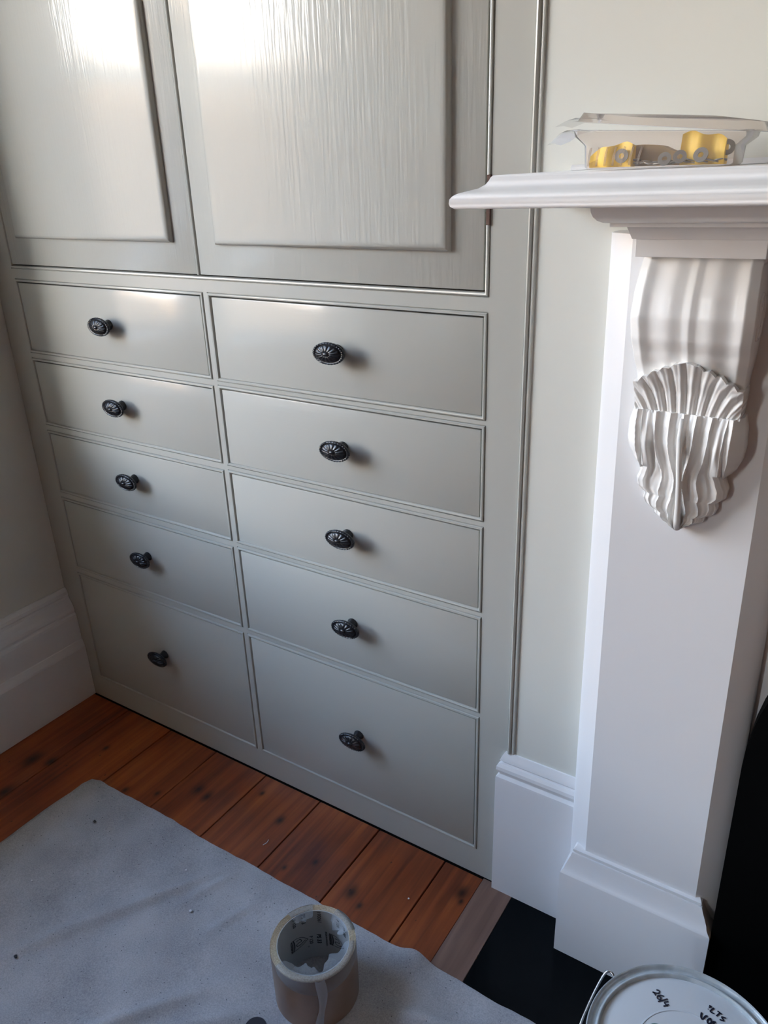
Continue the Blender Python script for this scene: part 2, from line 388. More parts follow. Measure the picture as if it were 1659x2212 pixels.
boxo('mullion', m_frame, cab, cols[0][1], cols[1][0], 0, YB, 0.0644, 1.0592)
boxo('bottom_rail', m_frame, cab, cols[0][0], cols[1][1], 0, YB, 0.0012, 0.0644)
boxo('middle_rail', m_frame, cab, cols[0][0], cols[1][1], 0, YB, 1.0592, DO[2])
boxo('top_rail', m_frame, cab, DO[0], DO[1], 0, YB, DO[3], ZT)
for (cx, rows) in ((cols[0], rowsL), (cols[1], rowsR)):
    for k in range(4):
        boxo('rail', m_frame, cab, cx[0], cx[1], 0, YB, rows[k + 1][1], rows[k][0])
bm = bmesh.new(); box(bm, -0.634, 0.583, YB + .022, YB + .03, 0.004, ZT); link('back_board', bm, m_cavity, cab)
BEAD = [(0, YB), (0, .0022), (.0011, .0022), (.0013, -.0004), (.0022, -.0020), (.0038, -.0026), (.0054, -.0020), (.0063, -.0004), (.0064, YB)]
knob_proto = None
def make_knob():
    """oval knob, axis along -y, base at origin"""
    bm = bmesh.new()
    prof = [(.0100, 0), (.0100, .002), (.0084, .0050), (.0078, .010), (.0080, .015), (.0100, .019)]
    rings = []
    for r, d in prof: rings.append([(r * math.cos(t) * 1.08, -d, r * math.sin(t)) for t in [2 * PI * i / 28 for i in range(28)]])
    loft(bm, rings)
    for f in bm.faces: f.material_index = 0
    stem = bm
    # head
    hb = bmesh.new(); A, B = .0305, .0176
    n = 96
    hp = [(.28, .017), (.60, .0185), (.90, .0205), (.985, .0225), (1.0, .0245), (.975, .0262), (.90, .0268), (.83, .0262), (.79, .0262), (.76, .0282), (.70, .0296), (.55, .0312), (.38, .0322), (.25, .0325), (.21, .0322), (.18, .0335), (.10, .0348), (.02, .0350)]
    rings = []
    for s, d in hp:
        ring = []
        for i in range(n):
            t = 2 * PI * i / n; dd = d
            if 0.86 < s < 0.99 and d > .024: dd += .0010 * (0.5 + 0.5 * math.cos(32 * t))          # rope edge
            ss = s * (1 + (.012 * math.cos(32 * t) if s >= .97 else 0))
            if 0.3 < s < 0.74: dd -= .0016 * (1 - abs(math.sin(7 * t)) ** .55) * (1 if s < .72 else .4)  # petals
            ring.append((A * ss * math.cos(t), -dd, B * ss * math.sin(t)))
        rings.append(ring)
    loft(hb, rings)
    return stem, hb
sb, hb_ = make_knob()
me_stem = bpy.data.meshes.new('knob_mesh')
tmp = bpy.data.meshes.new('tmp'); hb_.to_mesh(tmp); hb_.free(); sb.from_mesh(tmp)
bmesh.ops.recalc_face_normals(sb, faces=sb.faces[:]); sb.to_mesh(me_stem); sb.free(); me_stem.materials.append(m_black)
for p in me_stem.polygons: p.use_smooth = True
me_stem.set_sharp_from_angle(angle=math.radians(55))
KX = [-0.2920, 0.2555]
KZ = [[0.9835, 0.8225, 0.6635, 0.4815, 0.2260], [0.9828, 0.8215, 0.6605, 0.4800, 0.2235]]
for c, (cx, rows) in enumerate(((cols[0], rowsL), (cols[1], rowsR))):
    for k, (z0, z1) in enumerate(rows):
        bm = bmesh.new(); frame_sweep(bm, cx[0], cx[1], z0, z1, BEAD); link('cock_bead', bm, m_frame, cab, smooth=True, auto=35)
        g0 = .0064
        dx0, dx1, dz0, dz1 = cx[0] + g0 + .0010, cx[1] - g0 - .0012, z0 + g0 + .0008, z1 - g0 - .0021
        if c == 0 and k == 0: dx1 -= .0022
        if c == 1: dx0 += .0012; dx1 -= .0005
        dr = boxo('drawer', m_drawer, cab, dx0, dx1, -0.0002 + random.uniform(-.0004, .0006), YB, dz0, dz1, bev=.0009, seg=2, smooth=True)
        kn = bpy.data.objects.new('knob', me_stem); COL.objects.link(kn); kn.parent = dr; kn.location = (KX[c], -0.0003, KZ[c][k])
        kn.rotation_euler = (0, random.uniform(-.03, .03), 0)
# doors
bm = bmesh.new(); frame_sweep(bm, DO[0], DO[1], DO[2], DO[3], BEAD)
link('cock_bead', bm, m_frame, cab, smooth=True, auto=35)
PAN = [(0, .004), (0, -.0005), (.0002, -.0040), (.0016, -.0072), (.0042, -.0097), (.0074, -.0109), (.0115, -.0112), (.0116, .004)]
def door(x0, x1, px0, px1, pz0, hinge_side):
    z0, z1 = 1.0878, DO[3] - .008
    d = boxo('door', m_door, cab, x0, x1, -.0002, YB, z0, z1, bev=.0009, seg=2, smooth=True)
    bm = bmesh.new()
    rings = []
    ztop = 2.22
    for o, y in [(0, .002), (0, -.0010), (.0002, -.0040), (.0016, -.0072), (.0042, -.0097), (.0078, -.0109), (.0125, -.0112)]:
        rings.append([(px0 + o, y, pz0 + o), (px1 - o, y, pz0 + o), (px1 - o, y, ztop - o), (px0 + o, y, ztop - o)])
    loft(bm, rings)
    link('raised_panel', bm, m_door, d, smooth=True, auto=50)
    return d
dl = door(-0.5658, -0.0356, -0.5270, -0.0825, 1.1390, -1)
dr_ = door(-0.0272, 0.5085, 0.0195, 0.4590, 1.1375, 1)
# bead on the meeting edge, unpainted hinge leaf
bm = bmesh.new(); extrude_profile(bm, [(-.0346, YB), (-.0346, -.0004), (-.0338, -.0017), (-.0320, -.0024), (-.0302, -.0017), (-.0294, -.0004), (-.0294, YB)], 1.0872, DO[3] - .008, 'z')
link('meeting_bead', bm, m_frame, dl, smooth=True, auto=35)
bm = bmesh.new(); box(bm, .5118, .5178, -.0030, .010, 1.1720, 1.2335, bev=.0008, seg=1)
for zz in (1.187, 1.203, 1.219): box(bm, .5112, .5179, -.0034, -.0028, zz, zz + .0006)
tag(link('hinge', bm, m_raw, dr_), 'bare brown hinge edge left unpainted')
# architrave strip
ARC = [(.5700, .010), (.5700, -.0002), (.5712, -.0002), (.5716, -.0030), (.5730, -.0052), (.5750, -.0058), (.5768, -.0048), (.5776, -.0030), (.5779, -.0022), (.5790, -.0022), (.5800, -.0032), (.5815, -.0036), (.5832, -.0030), (.5843, -.0010), (.5843, .010)]
ARC = [(.5700, .010), (.5700, .0022), (.5713, .0022)] + ARC[3:]
bm = bmesh.new(); extrude_profile(bm, ARC, 0.3200, ZT, 'z')
tag(link('edge_moulding', bm, m_frame, cab, smooth=True, auto=35), None)
boxo('stile', m_frame, cab, 0.5700, 0.5843, .003, YB, 0.0012, 0.3200)
bm = bmesh.new(); box(bm, XW, 0.5845, 0.0, 0.30, ZT + .001, ROOM_Z); tag(link('wall_back_upper', bm, m_wall), kind='structure')
bm = bmesh.new(); box(bm, XW, 0.5845, 0.055, 0.25, -.08, ZT); tag(link('wall_alcove', bm, m_wall), kind='structure')

# ================================================================== MANTELPIECE
man = empty('fireplace', (1.3, -0.03, 0), 'white painted fireplace surround with moulded shelf, carved scroll brackets and black arched insert', 'fireplace')
OX, OY = 1.3, -0.03
CXM = 1.3075
def lean(bm):
    for v in bm.verts:
        x, z = v.co.x, v.co.z
        nx = x - .0143 * max(z - .22, 0)
        nz = z + .0075 * (x - .80) * min(max((z - .8) / .3, 0), 1)
        v.co.x = nx - OX; v.co.z = nz; v.co.y -= OY
def mpart(name, bm, m, parent=man, smooth=False, auto=None):
    lean(bm); return link(name, bm, m, parent, smooth, auto=auto)
TX = .0148   # lean at shelf height
SHP = [(.0215, 1.2062), (.0290, 1.2066), (.0325, 1.2092), (.0334, 1.2120), (.0328, 1.2162), (.0305, 1.2190), (.0265, 1.2212), (.0190, 1.2232), (.0110, 1.2252), (.0058, 1.2285), (.0032, 1.2322), (.0020, 1.2350), (.0, 1.2368)]
bm = bmesh.new()
sx0, sx1, sy = 0.6215 + TX, 1.9935, -0.2126
rs = [(sx0 + .06, sx1 - .06, sy + .04, 0.0, 1.2062)] + [(sx0 - o, sx1 + o, sy - o, 0.0, z) for o, z in SHP]
loft_rects(bm, rs)
mpart('shelf', bm, m_white, smooth=True, auto=50)
# caulk fillet where shelf meets wall
bm = bmesh.new(); extrude_profile(bm, [(-.0005, 1.2368), (-.006, 1.2372), (-.004, 1.2405), (-.0005, 1.2430)], sx0 + .003, sx1, 'x')
mpart('caulk_line', bm, m_white)
# bed moulding (ovolo), fillet, lower cavetto
def ring_mould(name, tab):
    bm = bmesh.new()
    loft_rects(bm, [(x + .0141, 2 * CXM - x - .0141, -d, 0.0, z) for x, d, z in tab]); return mpart(name, bm, m_white, smooth=True, auto=40)
ring_mould('bed_moulding', [(.7230, .135, 1.1858), (.7160, .1435, 1.1866), (.7110, .1490, 1.1890), (.7075, .1530, 1.1930), (.7055, .1550, 1.1980), (.7050, .1560, 1.2061)])
ring_mould('fillet', [(.7190, .1310, 1.1816), (.7190, .1310, 1.1860)])
ring_mould('neck_moulding', [(.7365, .1080, 1.1680), (.7360, .1085, 1.1695), (.7340, .1110, 1.1750), (.7325, .1150, 1.1800), (.7320, .1160, 1.1822)])
# frieze board between the pilasters
bm = bmesh.new(); box(bm, 0.905, 2 * CXM - 0.905, -0.034, 0, 0.93, 1.168); mpart('frieze', bm, m_white)
PC = 0.8200
def pilaster(mirror):
    c = PC if not mirror else 2 * CXM - PC
    f = -1 if mirror else 1
    def X(v): return c + f * (v - PC)
    e = empty('pilaster', (0, 0, 0)); e.parent = man
    # shaft : flat face with hollow chamfered edges
    half = []
    F, D, Lx, Ld = .0850, .0520, .1165, .0300
    pts = [(-Lx, 0), (-Lx, -Ld)]
    for k in range(1, 7):
        a = PI / 2 * k / 7
        pts.append((-Lx + (Lx - F) * (1 - math.cos(a)) * 1.0, -Ld - (D - Ld) * math.sin(a) ** 1.0))
    # hollow : concave quarter
    pts = [(-Lx, 0), (-Lx, -Ld)] + [(-F - (Lx - F) * math.cos(a), -Ld - (D - Ld) * (1 - math.cos(a)) * .0 - (D - Ld) * (a / (PI / 2)) ** 1.35) for a in [PI / 2 * k / 7 for k in range(1, 7)]] + [(-F, -D)]
    sec = pts + [(-a, b) for a, b in pts[::-1]]
    bm = bmesh.new(); loft(bm, [[(c + a, b, z) for a, b in sec] for z in (.176, .60, 1.1685)])
    mpart('shaft', bm, m_white, e, smooth=True, auto=24)
    # plinth with moulded cap
    x0, x1 = PC - .1192, PC + .1145
    tab = [(0, .0704, .0008), (0, .0704, .1800), (.0006, .0698, .1815), (.0030, .0672, .1845), (.0048, .0650, .1880), (.0060, .0630, .1935), (.0090, .0605, .2030), (.0120, .0590, .2120), (.0140, .0580, .2200), (.0142, .0578, .2205), (.0165, .0555, .2208), (.0165, .0555, .2228), (.0150, .0572, .2232), (.0152, .0570, .2275), (.0180, .0500, .2300)]
    bm = bmesh.new()
    if f > 0: loft_rects(bm, [(x0 + o * 1.0, x1 - o * 1.3, -d, 0, z) for o, d, z in tab])
    else: loft_rects(bm, [(2 * CXM - (x1 - o * 1.3), 2 * CXM - (x0 + o), -d, 0, z) for o, d, z in tab])
    mpart('plinth', bm, m_white, e, smooth=True, auto=30)
    # corbel : cap block, scroll body, two acanthus leaves, side volutes
    boxb = bmesh.new(); box(boxb, X(PC) - .0655, X(PC) + .0655, -.1065, -.04, 1.1495, 1.1682, bev=.0008, seg=2)
    mpart('bracket_block', boxb, m_white, e)
    DEP = [(1.151, .090), (1.135, .100), (1.110, .1115), (1.088, .1155), (1.065, .1115), (1.045, .1020), (1.020, .0900), (1.000, .0820), (.975, .0790), (.945, .0800), (.92, .074), (.895, .066), (.87, .061), (.85, .0590), (.826, .0575)]
    HW = [(1.151, .0610), (1.110, .0635), (1.085, .0645), (1.050, .0625), (1.010, .0585), (.975, .0570), (.95, .056), (.92, .053), (.89, .045), (.86, .032), (.84, .017), (.826, .006)]
    nz, nx = 110, 96
    def grid(fun, nz, nx, name, m, back, extra=None):
        bm = bmesh.new(); rows = []
        for i in range(nz + 1):
            row = []
            for j in range(nx + 1):
                row.append(bm.verts.new(fun(i / nz, -1 + 2 * j / nx)))
            rows.append(row)
        for i in range(nz):
            for j in range(nx): bm.faces.new((rows[i][j], rows[i][j + 1], rows[i + 1][j + 1], rows[i + 1][j]))
        # back skirt
        loop = [rows[0][j] for j in range(nx + 1)] + [rows[i][nx] for i in range(1, nz + 1)] + [rows[nz][j] for j in range(nx - 1, -1, -1)] + [rows[i][0] for i in range(nz - 1, 0, -1)]
        bk = [bm.verts.new((v.co.x, back(v.co), v.co.z)) for v in loop]
        for a in range(len(loop)):
            b = (a + 1) % len(loop); bm.faces.new((loop[a], loop[b], bk[b], bk[a]))
        return mpart(name, bm, m, e, smooth=True, auto=60)
    def body(t, s):
        z = 1.151 - t * (1.151 - .845); hw = interp(HW, z); d = interp(DEP, z)
        a = abs(s)
        # rim bands, two hollow flutes, roll between, crease in the middle
        if a > .84: q = -.0003 - .0065 * ((a - .84) / .16)
        else:
            u = a / .84
            q = -.0022 * math.sin(PI * min(u * 1.0, 1)) ** 2 + .0034 * math.exp(-((u - .42) / .20) ** 2) + .0018 * (1 - min(u / .14, 1)) - .0016 * math.exp(-((u - .80) / .15) ** 2)
        fade = min(max((z - .985) / .03, 0), 1)
        return (X(PC) + s * hw, -(d + q * fade), z)
    grid(body, nz, nx, 'scroll_body', m_gloss, lambda co: -.045)
    # upper leaf
    def top_edge(s):
        a = abs(s)
        zt = 1.040 - .030 * a ** 1.25 + .002 * math.sin(a * 3)
        n = 5.0
        ph = (a * n) % 1.0
        zt -= .0045 * (1 - abs(2 * ph - 1) ** .8) * (1 if a > .16 else 0) * .9
        return zt
    def upper(t, s):
        zt = top_edge(s); zb = .9745
        z = zt + (zb - zt) * t; d = interp(DEP, z); hw = interp(HW, z) + .0015
        # ribs fan out from the foot
        k = s / (0.45 + 0.55 * (1 - t) ** .8 + .0)
        kk = s * (1 + .55 * t)
        rib = abs(math.sin(kk * PI * 3.6 + .0)) ** .75
        fine = math.sin(kk * 52 + t * 3) * .0004
        lip = .0040 * (1 - t) ** 3
        amp = .0052 * (0.35 + 0.65 * math.sin(PI * min(t * .8 + .12, 1)))
        taper = max(0, 1 - (abs(s) / 1.0) ** 10 * .7)
        return (X(PC) + s * hw, -(d + .0035 + lip + amp * rib * taper + fine), z)
    grid(upper, 60, 200, 'acanthus_leaf', m_gloss, lambda co: -.05)
    # lower leaf
    LHW = [(.9765, .0500), (.955, .0480), (.925, .0460), (.905, .0455), (.895, .0490), (.884, .0530), (.874, .0520), (.868, .0465), (.8660, .0425), (.858, .0440), (.850, .0415), (.8455, .0360), (.8440, .0310), (.838, .0305), (.8335, .0245), (.8315, .0180), (.828, .0135), (.8245, .0060)]
    LD = [(.9765, .0850), (.960, .0900), (.94, .0900), (.915, .0830), (.89, .0750), (.865, .0690), (.84, .0650), (.8245, .0620)]
    def lower(t, s):
        z = .9765 - t * (.9765 - .8245); hw = 0; a = abs(s)
        hw = interp(LHW, z); d = interp(LD, z)
        x = s * hw
        # ribs gather towards the middle of the leaf then flare to the lobes
        pinch = .5 + .5 * math.cos(PI * min(max((z - .825) / .13, 0), 1) * 2)     # 1 at both ends, 0 in the middle
        p_ = 1 - .52 * math.exp(-((z - .888) / .034) ** 2); u = (1 if s > 0 else -1) * a ** p_
        rib = 1 - abs(math.sin(u * PI * 3.05 + (0.35 if s > 0 else -.35) * (1 - t))) ** .6
        fine = math.sin(u * 46 + t * 5) * .00045
        dome = .010 * (1 - a ** 2) * (t ** .8) * (1 - t * .6)
        edge = -.010 * max(a - .82, 0) / .18 * (1 if z < .905 else .35)
        curl = .006 * math.exp(-((a - .86) / .09) ** 2) * math.exp(-((z - .935) / .025) ** 2) - .006 * math.exp(-((a - .68) / .05) ** 2) * math.exp(-((z - .925) / .035) ** 2)
        valley = -.004 * math.exp(-((a - .45) / .14) ** 2) * math.exp(-((z - .90) / .035) ** 2)
        y = d + dome * .6 + .0072 * rib * (1 - .35 * a) + fine + edge + curl + valley
        return (X(PC) + x, -max(y, .0535), z)
    grid(lower, 120, 200, 'acanthus_leaf', m_gloss, lambda co: -.050)
    # curled side lobes of the lower leaf
    for sd in (-1, 1):
        CW = [(.9765, .0125), (.960, .0150), (.94, .0150), (.925, .0125), (.915, .0100), (.906, .0060), (.900, .0015)]
        CC = [(.9765, .0490), (.950, .0505), (.925, .0520), (.912, .0505), (.900, .0480)]
        CD = [(.9765, .0860), (.955, .0900), (.935, .0880), (.915, .0800), (.900, .0720)]
        def curl(t, q, sd=sd):
            z = .9765 - t * .0765; w = interp(CW, z); c = interp(CC, z); d = interp(CD, z)
            rib = 1 - abs(math.sin((q * .5 + .5) * PI * 1.5 + t * 1.2)) ** .6
            y = d + .0045 * rib - .014 * max(q, 0) ** 2 - .004 * max(-q, 0) ** 3
            return (X(PC) + sd * (c + q * w), -max(y, .0535), z)
        grid(curl, 50, 40, 'leaf_curl', m_gloss, lambda co: -.050)
    # midrib
    bm = bmesh.new(); tube(bm, [(X(PC) + .0005 + .003 * math.sin((p[0] - .82) * 26), -p[1], p[0]) for p in [(.972, .0905), (.95, .098), (.92, .098), (.89, .092), (.86, .083), (.84, .074), (.8255, .066)]], [.0022, .0032, .0034, .0034, .0036, .0042, .0046], 12)
    mpart('leaf_midrib', bm, m_gloss, e, smooth=True)
    for sd in (-1, 1):
        bm = bmesh.new(); pts = []
        for k in range(60):
            a = k / 59 * 3.6 * PI; rr = .026 * (1 - k / 59 * .85)
            pts.append((X(PC) + sd * (.0640 - .0005), -.080 + rr * math.cos(a) * .8, 1.085 + rr * math.sin(a) * 1.15))
        tube(bm, pts, .0022, 8); mpart('volute', bm, m_gloss, e, smooth=True)
pilaster(False); pilaster(True)
# inner slips: white board around the arched insert
R_in, ZS, CX = .3690, .50, 1.3075
def arch(r, zb, n=40, zs=ZS, cx=CX):
    return [(cx - r, zb)] + [(cx - r * math.cos(PI * k / n), zs + r * math.sin(PI * k / n)) for k in range(n + 1)] + [(cx + r, zb)]
bm = bmesh.new()
A = arch(R_in, 0.001); n = len(A)
top = 1.10; outer = []
for x, z in A:
    if z <= ZS: outer.append((0.9 if x < CX else 2 * CX - .9, z))
    else:
        dx, dz = x - CX, z - ZS; k = min((CX - .9) / abs(dx) if abs(dx) > 1e-6 else 9e9, (top - ZS) / dz if dz > 1e-6 else 9e9); outer.append((CX + dx * k, ZS + dz * k))
for y in (0,):
    r1 = [bm.verts.new((x, -.020, z)) for x, z in A]; r2 = [bm.verts.new((x, -.020, z)) for x, z in outer]
    r3 = [bm.verts.new((x, -.001, z)) for x, z in A]; r4 = [bm.verts.new((x, -.001, z)) for x, z in outer]
    for i in range(n - 1):
        bm.faces.new((r1[i], r1[i + 1], r2[i + 1], r2[i])); bm.faces.new((r3[i], r4[i], r4[i + 1], r3[i + 1])); bm.faces.new((r1[i], r3[i], r3[i + 1], r1[i + 1])); bm.faces.new((r2[i], r2[i + 1], r4[i + 1], r4[i]))
mpart('slip_board', bm, m_white)

# ---- cast iron arched insert
ins = empty('fireplace_insert', (CX - OX, -.03 - OY, 0), 'black arched cast iron insert'); ins.parent = man
def insp(name, bm, m):
    for v in bm.verts:
        v.co.x -= CX + .0070 * max(v.co.z - .10, 0) ; v.co.y += .03
    return link(name, bm, m, ins, smooth=True, auto=35)
def arch_plate(bm, ro, ri, y0, y1, zb):
    P = arch(ro, zb); Q = arch(ri, zb)
    v = [[bm.verts.new((x, y, z)) for x, z in pts] for pts, y in ((P, y0), (P, y1), (Q, y1), (Q, y0))]
    for i in range(len(P) - 1):
        for a in range(4):
            b = (a + 1) % 4; bm.faces.new((v[a][i], v[a][i + 1], v[b][i + 1], v[b][i]))
bm = bmesh.new(); arch_plate(bm, .3720, .29, -.060, -.0005, 0.0005); insp('outer_frame', bm, m_iron)
bm = bmesh.new(); arch_plate(bm, .300, .27, -.066, -.010, 0.0005); insp('inner_moulding', bm, m_iron)
bm = bmesh.new(); arch_plate(bm, .2905, .001, -.012, -.002, 0.0005); insp('fireback', bm, m_iron)
for k in range(9):
    bm = bmesh.new(); xx = CX - .16 + k * .04; tube(bm, [(xx, -.05, .03), (xx, -.055, .09), (xx, -.05, .15)], .005, 8); insp('grate_bar', bm, m_iron)

# ================================================================== DROP SHEET
def sheet_layer(dz, x0, x1, y1, amp, seed, off):
    nx, ny = 240, 150; bm = bmesh.new(); rows = []
    from mathutils import noise
    for j in range(ny + 1):
        row = []
        for i in range(nx + 1):
            u, v = i / nx, j / ny
            x = x0 + (x1 - x0) * u; y = y1 + (-1.25 - y1) * v ** 1.6
            wob = .0035 * noise.noise((x * 9 + seed, seed, 0)) + .0016 * noise.noise((x * 40, seed, 3))
            wobx = .006 * noise.noise((y * 7, seed, 5))
            yy = y + wob * (1 - v) ; xx = x + wobx * (1 - u)
            # cut corner at the back left
            cd = (xx - x0) + (y1 - yy) * 1.0
            if cd < .030: xx += (.030 - cd) * .25; yy -= (.030 - cd) * .25
            h = .0045 * max(0, noise.noise((xx * 3.2 + yy * 2.5, yy * 7 - xx * 3, seed)) + .1) + .0022 * abs(noise.noise((xx * 14 + 4, yy * 9, seed + 2)))
            # folds running diagonally
            for fx, fy, ang, L_, w, a in ((.02, -.38, 1.05, .13, .010, .005), (.16, -.56, .95, .12, .012, .007), (.27, -.50, .8, .10, .012, .005), (-.06, -.50, 1.1, .14, .012, .004), (.60, -.30, .3, .10, .016, .008), (.10, -.30, 1.2, .06, .009, .003), (.18, -.33, 1.2, .05, .009, .003)):
                dx, dy = xx - fx, yy - fy; al = dx * math.cos(ang) + dy * math.sin(ang); ac = -dx * math.sin(ang) + dy * math.cos(ang)
                h += 2.2 * a * math.exp(-(ac / w) ** 2) * math.exp(-(al / L_) ** 2)
            h += .010 * math.exp(-((xx - .56) / .05) ** 2) * math.exp(-((yy + .29) / .05) ** 2)
            flat = 1 - math.exp(-(((xx - .398) ** 2 + (yy + .345) ** 2) / .10 ** 2) ** 2)
            edge = min(1, (y1 - y) / .03) * .55 + .45
            row.append(bm.verts.new((xx, yy, .0012 + dz + h * amp * flat * edge + .021 * math.exp(-((xx - .510) / .030) ** 2) * math.exp(-((yy + .222) / .030) ** 2) + .004 * math.exp(-((xx - .60) / .05) ** 2) * math.exp(-((yy + .225) / .02) ** 2))))
        rows.append(row)
    for j in range(ny):
        for i in range(nx): bm.faces.new((rows[j][i], rows[j][i + 1], rows[j + 1][i + 1], rows[j + 1][i]))
    o = link('cloth_layer', bm, m_sheet, None, smooth=True)
    s = o.modifiers.new('thick', 'SOLIDIFY'); s.thickness = .0010; s.offset = 1
    return o
ds = empty('drop_sheet', (0.2, -0.9, 0.0), 'pale grey folded drop sheet spread over the floorboards', 'drop sheet')
for k, a in enumerate(((0.0, -.3490, .795, -.2100, .8, 1.3, 0), (.0022, -.3440, .793, -.2135, .9, 1.3, 0))):
    o = sheet_layer(*a); o.parent = ds; o.matrix_parent_inverse = Matrix.Translation((-0.2, 0.9, 0.0))

# ================================================================== PAPER ROLL
RX, RY, RH, RO, RI = .3977, -.3452, .115, .0690, .0570
ZB = .0052
roll = empty('abrasive_paper_roll', (RX, RY, ZB), 'brown paper roll with printed white core standing on the drop sheet', 'roll')
H = RH - ZB
bm = bmesh.new(); lathe(bm, [(RI + .0015, .0), (RO, .0), (RO + .0002, H * .5), (RO, H - .0012), (RO - .0008, H - .0014), (RI + .0015, H - .0014)], 96, closed=True)
link('wrapping', bm, m_kraft, roll, smooth=True, auto=40)
bm = bmesh.new()
prof = [(RI + .0012, H - .002)]
for k in range(14):
    r = RI + .0012 + (RO - RI - .0016) * k / 13; prof.append((r, H + (.0006 if k % 2 else -.0004)))
prof.append((RO - .0004, H - .002)); lathe(bm, prof, 96, closed=True)
for v in bm.verts:
    if v.co.z > H - .001: v.co.z += .0008 * math.sin(3 * math.atan2(v.co.y, v.co.x)) + random.uniform(-.0003, .0003)
link('layered_edge', bm, m_edge, roll, smooth=True, auto=40)
bm = bmesh.new(); lathe(bm, [(RI, 0), (RI + .0014, 0), (RI + .0014, H - .0002), (RI, H - .0002)], 96, closed=True)
core = link('core', bm, m_core, roll, smooth=True, auto=40)
# print on the inside of the core. text runs down the wall; letters' up points clockwise
def txt_mesh(s, size, bold=0.0):
    c = bpy.data.curves.new('t', 'FONT'); c.body = s; c.size = size; c.align_x = 'CENTER'; c.align_y = 'CENTER'; c.offset = bold; c.resolution_u = 3
    o = bpy.data.objects.new('t', c); COL.objects.link(o); dg = bpy.context.evaluated_depsgraph_get(); me = bpy.data.meshes.new_from_object(o.evaluated_get(dg))
    bpy.data.objects.remove(o); bpy.data.curves.remove(c); return me
def print_on_core(name, shapes, ang, z, parent=core):
    """shapes: bmesh in (u=reading direction, v=letter up) metres; wraps on the core's inside"""
    bm = shapes
    bmesh.ops.subdivide_edges(bm, edges=[e for e in bm.edges if e.calc_length() > .004], cuts=3)
    bmesh.ops.triangulate(bm, faces=bm.faces[:])
    for v in bm.verts:
        u, w = v.co.x, v.co.y
        th = math.radians(ang) - w / RI
        rr = RI - .0003
        v.co = Vector((rr * math.cos(th), rr * math.sin(th), z - ZB - u))
    return link(name, bm, m_ink, parent)
def tb(s, size, bold=0.0):
    bm = bmesh.new(); bm.from_mesh(txt_mesh(s, size, bold)); return bm
def stroke(bm, pts, w):
    P = [Vector((p[0], p[1], 0)) for p in pts]
    a = []
    for i, p in enumerate(P):
        t = (P[min(i + 1, len(P) - 1)] - P[max(i - 1, 0)]).normalized(); n = Vector((-t.y, t.x, 0)) * w / 2
        a.append((bm.verts.new(p + n), bm.verts.new(p - n)))
    for x, y in zip(a[:-1], a[1:]): bm.faces.new((x[0], x[1], y[1], y[0]))
def shield_bm(k=1.0):
    bm = bmesh.new()
    # tip at +v, wide end with lettered band at -v ; u is across
    def S_(pts, w=.0011): stroke(bm, [(a * k, b * k) for a, b in pts], w)
    side = lambda s: [p.to_tuple()[:2] for p in catmull([(0, .0175, 0), (s * .0085, .0080, 0), (s * .0125, -.002, 0), (s * .0125, -.0095, 0)], 6)]
    S_(side(1)); S_(side(-1))
    S_([p.to_tuple()[:2] for p in catmull([(-.0125, -.0095, 0), (-.006, -.0075, 0), (0, -.0070, 0), (.006, -.0075, 0), (.0125, -.0095, 0)], 5)])
    for q in range(6):
        y0 = -.0097 - q * .0008
        S_([p.to_tuple()[:2] for p in catmull([(-.0130, y0 - .0005, 0), (-.0125, y0, 0), (0, y0 + .0018, 0), (.0125, y0, 0), (.0130, y0 - .0005, 0)], 5)], .0003 if q not in (0, 5) else .0010)
    S_([p.to_tuple()[:2] for p in catmull([(-.006, -.004, 0), (-.007, .003, 0), (-.001, .006, 0), (.0, .0, 0), (.002, -.004, 0), (.006, -.002, 0), (.006, .004, 0), (.0015, .0105, 0), (0, .014, 0)], 6)], .0014)
    return bm
print_on_core('print', tb('PS 33', .0100, .0004), 121.7, .0485)
print_on_core('print', tb('P 120', .0082, .0002), 135.4, .0482)
print_on_core('print', tb('MADE IN POLAND', .0042, .0001), 108.6, .0500)
print_on_core('print', shield_bm(1.0), 158, .052)
print_on_core('print', shield_bm(1.0), 88, .052)
print_on_core('print', tb('KLINGSPOR', .0046, .0002), 172.5, .052)
print_on_core('print', tb('KLINGSPOR', .0046, .0002), 102.0, .052)
print_on_core('print', tb('®', .005), 140.5, .0335)
print_on_core('print', tb('PS 33', .0100, .0004), 145.6, .1010)
print_on_core('print', tb('P 120', .0082, .0002), 162.5, .1010)
print_on_core('print', tb('190061', .0090, .0001), 118.5, .1000)
print_on_core('print', tb('P 120', .0082, .0002), 83, .1000)
print_on_core('print', tb('PS 33', .0100, .0004), 66, .0960)
# torn shrink film
bm = bmesh.new()
random.seed(11)
for a0, a1, dr0, dep in ((250, 392, 0, 1), (50, 92, 0, .5), (128, 165, 0, .3)):
    n = 40; rings = []
    prev = None
    for i in range(n + 1):
        a = math.radians(a0 + (a1 - a0) * i / n); jag = random.uniform(-.0012, .0012) + .006 * math.sin(i * .31 + a0) + .003 * math.sin(i * .83)
        tp = max(0, math.sin(PI * i / n)) ** .4
        inner = RI - (.006 + (.016 * dep + jag * dep) * tp)
        pts = [(RO + .0006, H - .030 * dep * tp), (RO + .0008, H + .0006), ((RI + RO) / 2, H + .0022), (RI - .0015, H + .0006), (RI - .004, H - .006 * dep * tp), (inner, H - (.012 + .004 * math.sin(i * .35)) * dep * tp - .002)]
        cur = [bm.verts.new((r * math.cos(a), r * math.sin(a), z)) for r, z in pts]
        if prev:
            for p, q, r_, s_ in zip(prev[:-1], prev[1:], cur[1:], cur[:-1]): bm.faces.new((p, q, r_, s_))
        prev = cur
fo = link('shrink_film', bm, m_film, roll, smooth=True)
